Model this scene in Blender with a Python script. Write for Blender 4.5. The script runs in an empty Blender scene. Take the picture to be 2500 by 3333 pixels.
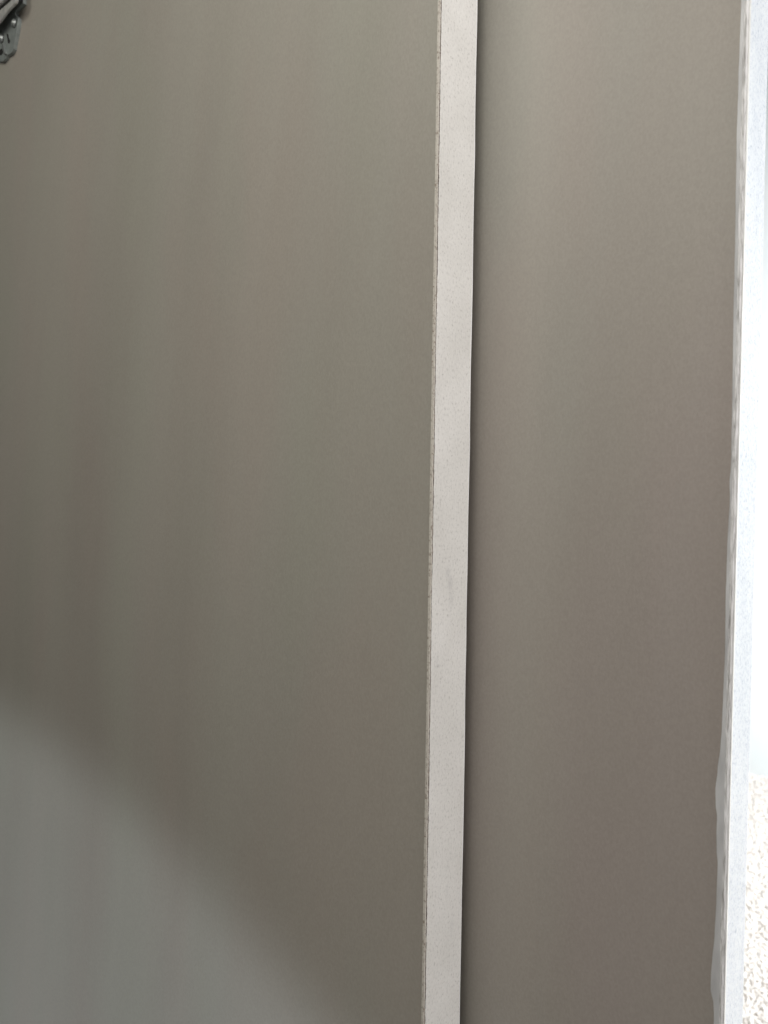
import bpy, bmesh, math, random
from mathutils import Vector, noise
random.seed(7)
sc = bpy.context.scene
R = math.radians

# ------------------------------------------------------------------ camera
TH = R(40)
U = Vector((math.cos(TH), -math.sin(TH), 0))      # along the board faces, towards the right-hand edges
V = Vector((math.sin(TH), math.cos(TH), 0))       # into the boards (thickness direction)
CAM = Vector((0, 0, 1.0))
CA = Vector((0.011365, 0.1935, 0))                # free front corner of the near board
cd = bpy.data.cameras.new('camera'); cam = bpy.data.objects.new('camera', cd)
sc.collection.objects.link(cam); sc.camera = cam
cd.sensor_fit = 'HORIZONTAL'; cd.sensor_width = 25.97; cd.lens = 26.0
cd.clip_start = 0.01; cd.clip_end = 50
pitch, roll = R(1.33), R(0.85)
fwd = Vector((0, math.cos(pitch), -math.sin(pitch))); rt = Vector((1, 0, 0)); up = rt.cross(fwd)
r2 = math.cos(roll)*rt + math.sin(roll)*up; u2 = -math.sin(roll)*rt + math.cos(roll)*up
from mathutils import Matrix
M = Matrix((r2, u2, -fwd)).transposed().to_4x4(); M.translation = CAM
cam.matrix_world = M
cd.dof.use_dof = True; cd.dof.focus_distance = 0.22; cd.dof.aperture_fstop = 28

# ------------------------------------------------------------------ light
sc.view_settings.view_transform = 'Standard'; sc.view_settings.look = 'None'
sc.view_settings.exposure = 0; sc.view_settings.gamma = 1
w = bpy.data.worlds.new('World'); sc.world = w; w.use_nodes = True
w.node_tree.nodes['Background'].inputs[0].default_value = (1.0, 0.97, 0.91, 1)
w.node_tree.nodes['Background'].inputs[1].default_value = 0.045

def P(u, v, z): return CA + U*u + V*v + Vector((0, 0, z))
def lamp(name, kind, loc, target, energy, color, **kw):
    l = bpy.data.lights.new(name, kind); o = bpy.data.objects.new(name, l)
    sc.collection.objects.link(o); o.location = loc
    o.rotation_euler = (Vector(target) - Vector(loc)).to_track_quat('-Z', 'Y').to_euler()
    l.energy = energy; l.color = color
    for k, x in kw.items(): setattr(l, k, x)
    return o
# unseen fill lamp added to whiten the wall and carpet behind the boards
lamp('wall_fill_lamp', 'AREA', P(1.25, 1.55, 1.75), P(0.95, 2.84, 0.4), 134, (0.95, 0.98, 1.0), shape='RECTANGLE', size=1.3, size_y=1.2)
# unseen fill lamps added around the camera to brighten board faces and edges
lamp('top_fill_lamp', 'AREA', P(0.13, -0.31, 1.25), P(0.02, 0, 1.0), 1.08, (1.0, 0.975, 0.905), shape='RECTANGLE', size=0.28, size_y=0.28)
lamp('left_fill_lamp', 'AREA', P(-0.17, -0.36, 1.36), P(0.03, 0, 1.0), 0.52, (1.0, 0.98, 0.89), shape='RECTANGLE', size=0.16, size_y=0.16)
lamp('side_fill_lamp', 'AREA', P(1.20, -0.05, 1.80), P(0.02, 0, 1.0), 11.2, (1.0, 0.972, 0.968), shape='RECTANGLE', size=0.35, size_y=0.35)
# unseen cool spot added; its cone edge shapes the near board's lower-left patch
lamp('patch_shaping_spot', 'SPOT', P(-0.26, -0.70, 0.38), P(-0.26, 0, 0.38), 9.6, (0.78, 0.90, 1.0), spot_size=R(75), spot_blend=0.10, shadow_soft_size=0.01)

# ------------------------------------------------------------------ helpers
def mat(name, build):
    m = bpy.data.materials.new(name); m.use_nodes = True
    nt = m.node_tree; b = nt.nodes['Principled BSDF']; build(nt, b); return m
def N(nt, t, **kw):
    n = nt.nodes.new(t)
    for k, x in kw.items():
        if k in n.inputs: n.inputs[k].default_value = x
        else: setattr(n, k, x)
    return n
def coords(nt, scale=(1, 1, 1)):
    g = N(nt, 'ShaderNodeNewGeometry'); mp = N(nt, 'ShaderNodeMapping', vector_type='POINT')
    mp.inputs['Scale'].default_value = scale; mp.inputs['Rotation'].default_value = (0, 0, TH)
    nt.links.new(g.outputs['Position'], mp.inputs['Vector']); return mp.outputs['Vector']
def nz(nt, vec, scale, detail=3, rough=.5):
    n = N(nt, 'ShaderNodeTexNoise'); n.inputs['Scale'].default_value = scale
    n.inputs['Detail'].default_value = detail; n.inputs['Roughness'].default_value = rough
    nt.links.new(vec, n.inputs['Vector']); return n.outputs['Fac']
def ramp(nt, fac, stops):
    r = N(nt, 'ShaderNodeValToRGB'); e = r.color_ramp.elements
    e[0].position, e[0].color = stops[0][0], (*stops[0][1], 1)
    e[1].position, e[1].color = stops[-1][0], (*stops[-1][1], 1)
    for p, c in stops[1:-1]:
        x = e.new(p); x.color = (*c, 1)
    nt.links.new(fac, r.inputs[0]); return r.outputs[0]
def mix(nt, a, b, fac=None, blend='MULTIPLY', f=1.0):
    m = N(nt, 'ShaderNodeMix', data_type='RGBA', blend_type=blend)
    m.inputs[0].default_value = f
    if fac is not None: nt.links.new(fac, m.inputs[0])
    for i, x in ((6, a), (7, b)):
        if isinstance(x, tuple): m.inputs[i].default_value = (*x, 1)
        else: nt.links.new(x, m.inputs[i])
    return m.outputs[2]
def bump(nt, b, h, strength, dist):
    n = N(nt, 'ShaderNodeBump'); n.inputs['Strength'].default_value = strength
    n.inputs['Distance'].default_value = dist
    nt.links.new(h, n.inputs['Height']); nt.links.new(n.outputs[0], b.inputs['Normal'])

def m_lam(base, rough=.48, hue=1.0, hs=26):
    def f(nt, b):
        v = coords(nt, (1, 1, .28))
        g = ramp(nt, nz(nt, v, hs, 2), [(.35, (base[0]*(1 + .015*hue), base[1]*(1 - .008*hue), base[2]*(1 - .006*hue))), (.5, base), (.65, (base[0]*(1 - .008*hue), base[1]*(1 + .008*hue), base[2]*(1 - .004*hue)))])
        fine = ramp(nt, nz(nt, coords(nt, (1, 1, .7)), 1900, 2), [(.3, (.955, .955, .955)), (.7, (1.045, 1.045, 1.045))])
        hand = ramp(nt, nz(nt, coords(nt, (1, 1, .22)), 15, 1), [(.3, (.95, .95, .95)), (.7, (1.04, 1.04, 1.04))])
        # faint curved streaks of light and shade, painted into the laminate colour
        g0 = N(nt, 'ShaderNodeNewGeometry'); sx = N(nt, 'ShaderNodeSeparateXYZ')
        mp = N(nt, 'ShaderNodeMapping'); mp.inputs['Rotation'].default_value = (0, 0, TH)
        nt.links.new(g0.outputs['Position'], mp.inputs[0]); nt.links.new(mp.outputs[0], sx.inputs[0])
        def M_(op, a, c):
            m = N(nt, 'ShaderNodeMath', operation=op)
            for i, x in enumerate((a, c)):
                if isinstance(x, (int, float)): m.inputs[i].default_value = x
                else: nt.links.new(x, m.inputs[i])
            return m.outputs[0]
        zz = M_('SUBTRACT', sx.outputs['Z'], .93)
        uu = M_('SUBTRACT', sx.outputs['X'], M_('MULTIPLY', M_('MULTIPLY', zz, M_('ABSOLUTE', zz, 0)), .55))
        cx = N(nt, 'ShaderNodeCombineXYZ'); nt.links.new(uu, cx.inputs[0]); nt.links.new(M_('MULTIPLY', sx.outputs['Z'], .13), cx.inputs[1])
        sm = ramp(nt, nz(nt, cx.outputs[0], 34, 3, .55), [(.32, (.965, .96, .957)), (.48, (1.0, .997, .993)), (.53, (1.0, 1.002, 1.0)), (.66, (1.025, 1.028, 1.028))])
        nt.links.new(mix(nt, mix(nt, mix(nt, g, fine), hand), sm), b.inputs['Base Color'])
        b.inputs['Roughness'].default_value = rough
        b.inputs['Specular IOR Level'].default_value = .35
        bump(nt, b, nz(nt, coords(nt, (1.6, 1, .35)), 1500, 2), .15, .0003)
    return f
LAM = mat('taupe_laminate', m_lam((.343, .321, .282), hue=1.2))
LAMB = mat('taupe_laminate_far', m_lam((.352, .320, .288), hue=-1.8, hs=19))
def f(nt, b):
    v = coords(nt)
    sp = ramp(nt, nz(nt, coords(nt, (1, 1, .8)), 1500, 3, .6), [(.29, (.70, .69, .68)), (.41, (.95, .95, .95)), (.6, (1.02, 1.02, 1.02))])
    cl = ramp(nt, nz(nt, v, 60, 3), [(.3, (.74, .725, .695)), (.7, (.82, .805, .78))])
    sm = ramp(nt, nz(nt, coords(nt, (1, 1, .5)), 130, 4, .65), [(.24, (.86, .86, .87)), (.36, (1, 1, 1))])
    nt.links.new(mix(nt, mix(nt, cl, sp), sm), b.inputs['Base Color']); b.inputs['Roughness'].default_value = .6
    bump(nt, b, nz(nt, v, 1300, 3), .35, .0002)
BAND = mat('cream_edge_band', f)
def f(nt, b):
    c = ramp(nt, nz(nt, coords(nt, (1, 1, .7)), 1900, 3, .65), [(.34, (.26, .21, .17)), (.43, (.52, .48, .43)), (.6, (.60, .565, .51))])
    nt.links.new(c, b.inputs['Base Color']); b.inputs['Roughness'].default_value = .75
LIP = mat('speckled_laminate_rim', f)
def f(nt, b):
    c = ramp(nt, nz(nt, coords(nt, (1, 1, .6)), 1700, 3, .65), [(.44, (.04, .026, .020)), (.56, (.14, .10, .08)), (.70, (.45, .40, .35))])
    nt.links.new(c, b.inputs['Base Color']); b.inputs['Roughness'].default_value = .85
GLUE = mat('brown_chipboard_line', f)
def f(nt, b):
    b.inputs['Base Color'].default_value = (.88, .87, .86, 1); b.inputs['Roughness'].default_value = .4
RIM = mat('white_band_rim', f)
def f(nt, b):
    v = coords(nt)
    sp = ramp(nt, nz(nt, v, 1500, 4, .7), [(.30, (.50, .53, .60)), (.42, (.86, .88, .92)), (.55, (1, 1, 1))])
    sm = ramp(nt, nz(nt, coords(nt, (1, 1, .4)), 90, 3), [(.3, (.93, .94, .96)), (.6, (1, 1, 1))])
    nt.links.new(mix(nt, mix(nt, (.83, .858, .885), sp), sm), b.inputs['Base Color']); b.inputs['Roughness'].default_value = .55
    bump(nt, b, nz(nt, v, 1100, 3), .5, .0003)
WBAND = mat('white_painted_edge', f)
def f(nt, b):
    c = ramp(nt, nz(nt, coords(nt, (1, 1, .3)), 260, 4), [(.3, (.47, .468, .48)), (.7, (.68, .68, .695))])
    nt.links.new(c, b.inputs['Base Color']); b.inputs['Roughness'].default_value = .42
    bump(nt, b, nz(nt, coords(nt, (1, 1, .25)), 500, 3), .4, .0004)
FILM = mat('grey_glue_film', f)
def f(nt, b):
    c = ramp(nt, nz(nt, coords(nt, (2.2, 2.2, .22)), 900, 4, .6), [(.34, (.40, .385, .385)), (.44, (.62, .61, .61)), (.58, (.82, .81, .82))])
    nt.links.new(c, b.inputs['Base Color']); b.inputs['Roughness'].default_value = .7
    bump(nt, b, nz(nt, coords(nt, (2, 2, .3)), 700, 4), .9, .0006)
TORN = mat('torn_paper_edge', f)
def metal(col, rough, met=.75):
    def f(nt, b):
        c = ramp(nt, nz(nt, coords(nt), 400, 3), [(.3, tuple(x*.85 for x in col)), (.7, tuple(min(1, x*1.1) for x in col))])
        nt.links.new(c, b.inputs['Base Color']); b.inputs['Metallic'].default_value = met; b.inputs['Roughness'].default_value = rough
    return f
STEEL = mat('dull_hinge_steel', metal((.25, .275, .265), .55, .3))
STEEL2 = mat('hinge_arm_steel', metal((.50, .50, .48), .5, .35))
SCREW = mat('screw_steel', metal((.36, .38, .37), .42))
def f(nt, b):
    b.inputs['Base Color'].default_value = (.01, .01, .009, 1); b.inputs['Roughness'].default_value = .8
DARK = mat('painted_recess_shade', f)  # near-black colour standing in for shade in the hinge's slots and groove
def f(nt, b):
    c = ramp(nt, nz(nt, coords(nt), 6, 3), [(.3, (.84, .90, .91)), (.7, (.88, .91, .92))])
    nt.links.new(c, b.inputs['Base Color']); b.inputs['Roughness'].default_value = .9
    bump(nt, b, nz(nt, coords(nt), 300, 3), .3, .001)
WALL = mat('white_wall_paint', f)
def f(nt, b):
    c = ramp(nt, nz(nt, coords(nt), 90, 3), [(.3, (.77, .725, .68)), (.7, (.84, .80, .76))])
    nt.links.new(c, b.inputs['Base Color']); b.inputs['Roughness'].default_value = 1
CARPET = mat('beige_carpet', f)

def mesh_obj(name, verts, faces, m, parent=None, smooth=False):
    me = bpy.data.meshes.new(name); me.from_pydata([tuple(v) for v in verts], [], faces); me.update()
    bm = bmesh.new(); bm.from_mesh(me); bmesh.ops.recalc_face_normals(bm, faces=bm.faces); bm.to_mesh(me); bm.free()
    if smooth:
        for p in me.polygons: p.use_smooth = True
    o = bpy.data.objects.new(name, me); sc.collection.objects.link(o); me.materials.append(m)
    if parent:
        o.parent = parent; o.matrix_parent_inverse = parent.matrix_world.inverted()
    return o
def empty(name, loc):
    o = bpy.data.objects.new(name, None); sc.collection.objects.link(o); o.location = loc
    o.empty_display_size = .05; bpy.context.view_layer.update(); return o
Z0, Z1 = 0.012, 2.2
ROWS = [Z0, .3, .6] + [.78 + .0006*i for i in range(int(.44/.0006))] + [1.3, 1.6, 1.9, Z1]
def loft(name, prof, m, parent, rows=ROWS):
    """vertical solid whose cross-section prof(z) is a list of (u, v) in metres"""
    V_, F = [], []
    k = len(prof(1.0))
    for z in rows:
        for (u, v) in prof(z): V_.append(P(u, v, z))
    for i in range(len(rows) - 1):
        for j in range(k):
            a, b = i*k + j, i*k + (j + 1) % k
            F.append((a, b, b + k, a + k))
    F.append(tuple(range(k))); F.append(tuple((len(rows) - 1)*k + j for j in reversed(range(k))))
    return mesh_obj(name, V_, F, m, parent)
def n1(z, s, seed, octv=1):
    x = 0; a = 1; t = 0
    for i in range(octv):
        x += a*noise.noise(Vector((z*s*2**i, seed*7.31 + i, .5))); t += a; a *= .5
    return x/t
mm = .001

# ------------------------------------------------------------------ near board
def tag(o, label=None, cat=None, kind=None, group=None):
    for k, x in (('label', label), ('category', cat), ('kind', kind), ('group', group)):
        if x: o[k] = x
A = empty('cabinet_panel', P(0, .009, Z0))
tag(A, 'nearer taupe laminate cabinet board with cream edge band, brown glue line and a metal hinge', 'cabinet board')
T = 18*mm
T = 16.2*mm; E0 = .90*mm; E1 = .15*mm
def wig(z): return E0 + .06*mm*n1(z, 70, 1, 2)
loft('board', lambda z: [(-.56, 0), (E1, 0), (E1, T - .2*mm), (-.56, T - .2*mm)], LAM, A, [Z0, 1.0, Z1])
loft('laminate_rim', lambda z: [(E1 + .04*mm*n1(z, 300, 8, 2), -.05*mm), (wig(z) - .06*mm, -.03*mm), (wig(z), .28*mm), (E1, .28*mm)], LIP, A)
def glue(z): return .66*mm + .22*mm*n1(z, 500, 7, 3) + .16*mm*n1(z, 35, 11)
loft('glue_line', lambda z: [(E1, .281*mm), (wig(z) - .05*mm, .281*mm), (wig(z) - .05*mm, .95*mm), (E1, .95*mm)], GLUE, A)
def left(z): return max(.30*mm, glue(z))
def rightv(z): return T + .30*mm*n1(z, 45, 4, 3)
loft('edge_band', lambda z: [(E1 + .001*mm, .951*mm), (wig(z) - .04*mm, left(z)), (wig(z) + .05*mm, left(z) + .12*mm), (E0 + .10*mm, rightv(z) - .35*mm), (E1 + .001*mm, rightv(z) - .35*mm)], BAND, A)
loft('band_rim', lambda z: [(E1, rightv(z) - .345*mm), (E0 + .16*mm + .05*mm*n1(z, 60, 5), rightv(z) - .345*mm), (E0 + .20*mm + .06*mm*n1(z, 80, 6, 2), rightv(z) - .1*mm), (E0 + .06*mm, rightv(z) + .05*mm), (E1, rightv(z) + .05*mm)], RIM, A)

# ------------------------------------------------------------------ hinge on the near board
HU = -1.3
def prism(name, pts, h0, h1, m, parent, bev=.0):
    """outline pts (u, z) in mm on the board face, raised from h0 to h1 mm off it"""
    k = len(pts); vs = [P((u + HU)*mm, -h0*mm, 1 + z*mm) for u, z in pts] + [P((u + HU)*mm, -h1*mm, 1 + z*mm) for u, z in pts]
    cx = sum(p[0] for p in pts)/k; cz = sum(p[1] for p in pts)/k
    if bev:
        vs2 = []
        for u, z in pts:
            d = math.hypot(u - cx, z - cz) or 1
            vs2.append(P((u + HU - (u - cx)/d*bev)*mm, -(h1 + bev*.7)*mm, 1 + (z - (z - cz)/d*bev)*mm))
        vs += vs2
    F = [tuple(range(k))]
    L = 3 if bev else 2
    for l in range(L - 1):
        for j in range(k):
            a, b = l*k + j, l*k + (j + 1) % k
            F.append((a, b, b + k, a + k))
    F.append(tuple((L - 1)*k + j for j in reversed(range(k))))
    return mesh_obj(name, vs, F, m, parent)
def dome(name, u, z, r, h0, h, m, parent, seg=20, rings=6):
    vs, F = [], []
    for i in range(rings):
        a = math.pi/2*i/rings
        for j in range(seg):
            t = 2*math.pi*j/seg
            vs.append(P((u + HU + r*math.cos(a)*math.cos(t))*mm, -(h0 + h*math.sin(a))*mm, 1 + (z + r*math.cos(a)*math.sin(t))*mm))
    vs.append(P((u + HU)*mm, -(h0 + h)*mm, 1 + z*mm))
    for i in range(rings - 1):
        for j in range(seg):
            a, b = i*seg + j, i*seg + (j + 1) % seg
            F.append((a, b, b + seg, a + seg))
    for j in range(seg): F.append(((rings - 1)*seg + j, (rings - 1)*seg + (j + 1) % seg, len(vs) - 1))
    F.append(tuple(reversed(range(seg))))
    return mesh_obj(name, vs, F, m, parent, True)
ZM = 219.0      # centre line of the hinge
def up_(pts): return [(u, 2*ZM - z) for u, z in reversed(pts)]
wing = [(-260, 212), (-260, 204), (-257, 196), (-252, 192.4), (-246, 191.6), (-240.6, 191.2), (-238.6, 189.9), (-236.2, 189.4), (-234.2, 189.7), (-232.6, 190.7), (-230.0, 190.1), (-227.8, 190.3), (-226.4, 191.2),
        (-225.0, 194.2), (-223.6, 197.0), (-222.5, 199.6), (-222.0, 201.2), (-222.4, 203.0), (-223.8, 204.2), (-224.8, 205.4), (-224.2, 206.5), (-221.5, 207.0), (-217.6, 207.2), (-217.6, 212)]
pl = prism('mounting_plate', wing + up_(wing), .02, 1.4, STEEL, A, .15)
armo = [(-300, 202.0), (-231.8, 202.0), (-229.4, 202.2), (-226.0, 203.0), (-222, 203.8), (-215, 204.2), (-213, 206)]
arm = prism('hinge_arm', armo + up_(armo), 4.9, 5.6, STEEL2, A, .4)
prism('arm_bridge', [(-296, 211), (-216, 211), (-216, 227), (-296, 227)], 1.5, 4.9, DARK, A)
prism('arm_groove', [(-298, 206.7), (-216, 206.7), (-216, 231.3), (-298, 231.3)], 5.95, 6.05, DARK, A)
prism('cover_cap', [(-298, 207.8), (-217.5, 207.8), (-217.5, 230.2), (-298, 230.2)], 6.05, 6.9, STEEL2, A, .3)
for s in (0, 1):
    g = (lambda pts: [(u, 2*ZM - z) for u, z in pts]) if s else (lambda pts: pts)
    for (u, z) in ((-225.2, 201.4), (-237.4, 199.2)):
        (u, z), = g([(u, z)])
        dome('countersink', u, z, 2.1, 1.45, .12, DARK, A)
        dome('screw', u - .25, z + .25, 1.75, 1.5, 1.5, SCREW, A)
    prism('slot', g([(-235.5, 209.3), (-233.7, 207.7), (-231.3, 207.5), (-228.7, 207.9), (-228.4, 209.5), (-230.1, 210.4), (-233.1, 209.9)]), 1.5, 1.72, DARK, A)
    prism('slot', g([(-232.7, 199.8), (-231.5, 199.2), (-230.9, 197.5), (-229.4, 195.4), (-230.3, 194.7), (-231.5, 195.6), (-231.8, 197.3)]), 1.5, 1.72, DARK, A)
    prism('slot', g([(-240.3, 195.5), (-236.6, 194.8), (-236.6, 192.9), (-238.1, 192.5), (-240.3, 193.4)]), 1.5, 1.72, DARK, A)
    prism('spring_tab', g([(-235.6, 196.6), (-234.4, 195.9), (-233.2, 192.5), (-232.5, 190.9), (-233.7, 190.9), (-235.0, 193.5)]), 1.5, 2.4, SCREW, A, .2)

# ------------------------------------------------------------------ far board
B = empty('cabinet_panel', P(.03, .0285, Z0))
tag(B, 'further taupe laminate cabinet board whose bright white edge is torn and smeared with glue', 'cabinet board')
VB = 21*mm; UB = 67.3*mm; TB = 15.2*mm
loft('board', lambda z: [(-.56, VB), (UB - .4*mm, VB), (UB - .4*mm, VB + TB - .2*mm), (-.56, VB + TB - .2*mm)], LAMB, B, [Z0, 1.0, Z1])
def interp(z, tb):
    if z <= tb[0][0]: return tb[0][1]
    for (a, x), (b, y) in zip(tb, tb[1:]):
        if z <= b:
            t = (z - a)/(b - a); t = t*t*(3 - 2*t); return x + (y - x)*t
    return tb[-1][1]
# width (mm) of the smeared glue film left of the edge, against image height
S = 2503/184.0
def zc(y): return 1 - .0043 - (y - 1666)/2503*.184
FW = [(zc(y), wd/13.2) for y, wd in reversed([(-200, 24), (0, 24), (530, 27), (1000, 24), (1500, 20), (1560, 23), (1600, 21), (1766, 25), (1900, 25), (2030, 24), (2290, 27), (2350, 30), (2420, 36), (2480, 41), (2520, 39), (2560, 34), (2610, 35), (2660, 33), (2700, 29), (2830, 30), (2920, 33), (2990, 37), (3050, 40), (3085, 40), (3130, 31), (3160, 29), (3200, 29), (3240, 31), (3265, 28), (3333, 26), (3500, 26)])]
def film(z): return -(interp(z, FW) + .10*n1(z, 260, 12, 3))*mm
def torn(z): return -(1.15 + .35*n1(z, 60, 13, 2) + .16*n1(z, 500, 14, 3))*mm
loft('glue_film', lambda z: [(UB + film(z), VB - .02*mm), (UB + film(z) + .10*mm, VB - .22*mm - .05*mm*n1(z, 150, 21)), (UB + torn(z)*1.1, VB - .30*mm), (UB - .41*mm, VB - .30*mm), (UB - .41*mm, VB - .02*mm), ], FILM, B)
def tz(z, i): return .28*mm*n1(z, 330, 30 + i, 4)
loft('torn_strip', lambda z: [(UB + torn(z), VB - .28*mm), (UB + torn(z) + .15*mm, VB - .55*mm + tz(z, 1)), (UB - .75*mm + tz(z, 5)*.4, VB - .50*mm + tz(z, 2)), (UB - .5*mm + tz(z, 6)*.4, VB - .62*mm + tz(z, 3)), (UB - .18*mm, VB - .42*mm + tz(z, 4)*.6), (UB - .12*mm, VB - .03*mm), (UB - .41*mm, VB - .03*mm)], TORN, B)
def ew(z): return VB + TB + .12*mm*n1(z, 90, 17, 3)
loft('edge_band', lambda z: [(UB - .399*mm, VB + .1*mm), (UB - .1*mm, VB + .1*mm), (UB + .0*mm, VB + .9*mm), (UB, VB + TB - .8*mm), (UB - .12*mm, ew(z)), (UB - .399*mm, ew(z))], WBAND, B)
loft('band_rim', lambda z: [(UB - .11*mm, VB - .25*mm), (UB + .12*mm + .02*mm*n1(z, 70, 18, 2), VB - .30*mm + .08*mm*n1(z, 120, 19, 2)), (UB + .16*mm, VB + .3*mm), (UB + .02*mm, VB + .6*mm), (UB - .099*mm, VB + .09*mm)], RIM, B)

# ------------------------------------------------------------------ room behind
VW = 2.84
def quad(name, pts, m, kind='structure'):
    o = mesh_obj(name, pts, [(0, 1, 2, 3)], m); tag(o, kind=kind); return o
wallv = [P(-2.5, VW, 0), P(4.5, VW, 0), P(4.5, VW, 2.6), P(-2.5, VW, 2.6), P(-2.5, VW + .1, 0), P(4.5, VW + .1, 0), P(4.5, VW + .1, 2.6), P(-2.5, VW + .1, 2.6)]
o = mesh_obj('wall', wallv, [(0, 1, 2, 3), (4, 5, 6, 7), (0, 1, 5, 4), (1, 2, 6, 5), (2, 3, 7, 6), (3, 0, 4, 7)], WALL); tag(o, kind='structure')
quad('floor', [P(-2.5, -2.0, 0), P(4.5, -2.0, 0), P(4.5, VW, 0), P(-2.5, VW, 0)], CARPET)
# carpet pile: short leaning tufts
vs, F = [], []
def tuft(x, y):
    h = random.uniform(.004, .0065); r = random.uniform(.0028, .0048); a0 = random.uniform(0, 6.28)
    dx, dy = random.uniform(-.006, .006), random.uniform(-.006, .006); b = len(vs)
    for k in range(4):
        a = a0 + k*math.pi/2
        vs.append((x + r*math.cos(a), y + r*math.sin(a), .0005))
    for k in range(4):
        a = a0 + k*math.pi/2 + .4
        vs.append((x + dx + r*.8*math.cos(a), y + dy + r*.8*math.sin(a), h))
    vs.append((x + dx*1.2, y + dy*1.2, h + r*.6))
    for k in range(4):
        j = (k + 1) % 4
        F.append((b + k, b + j, b + 4 + j, b + 4 + k)); F.append((b + 4 + k, b + 4 + j, b + 8))
s = .0078
nx = int(1.5/s); ny = int(2.1/s)
for i in range(nx):
    for j in range(ny):
        x = .45 + i*s + random.uniform(-.004, .004); y = .9 + j*s + random.uniform(-.004, .004)
        if abs(x/y - .49) > .16: continue
        q = Vector((x, y, 0)) - CA
        if q.dot(V) > VW - .01: continue
        if random.random() < .02: continue
        tuft(x, y)
pile = mesh_obj('carpet_pile', vs, F, CARPET); tag(pile, 'beige cut-pile carpet beyond the boards, at the foot of the white wall', kind='stuff')
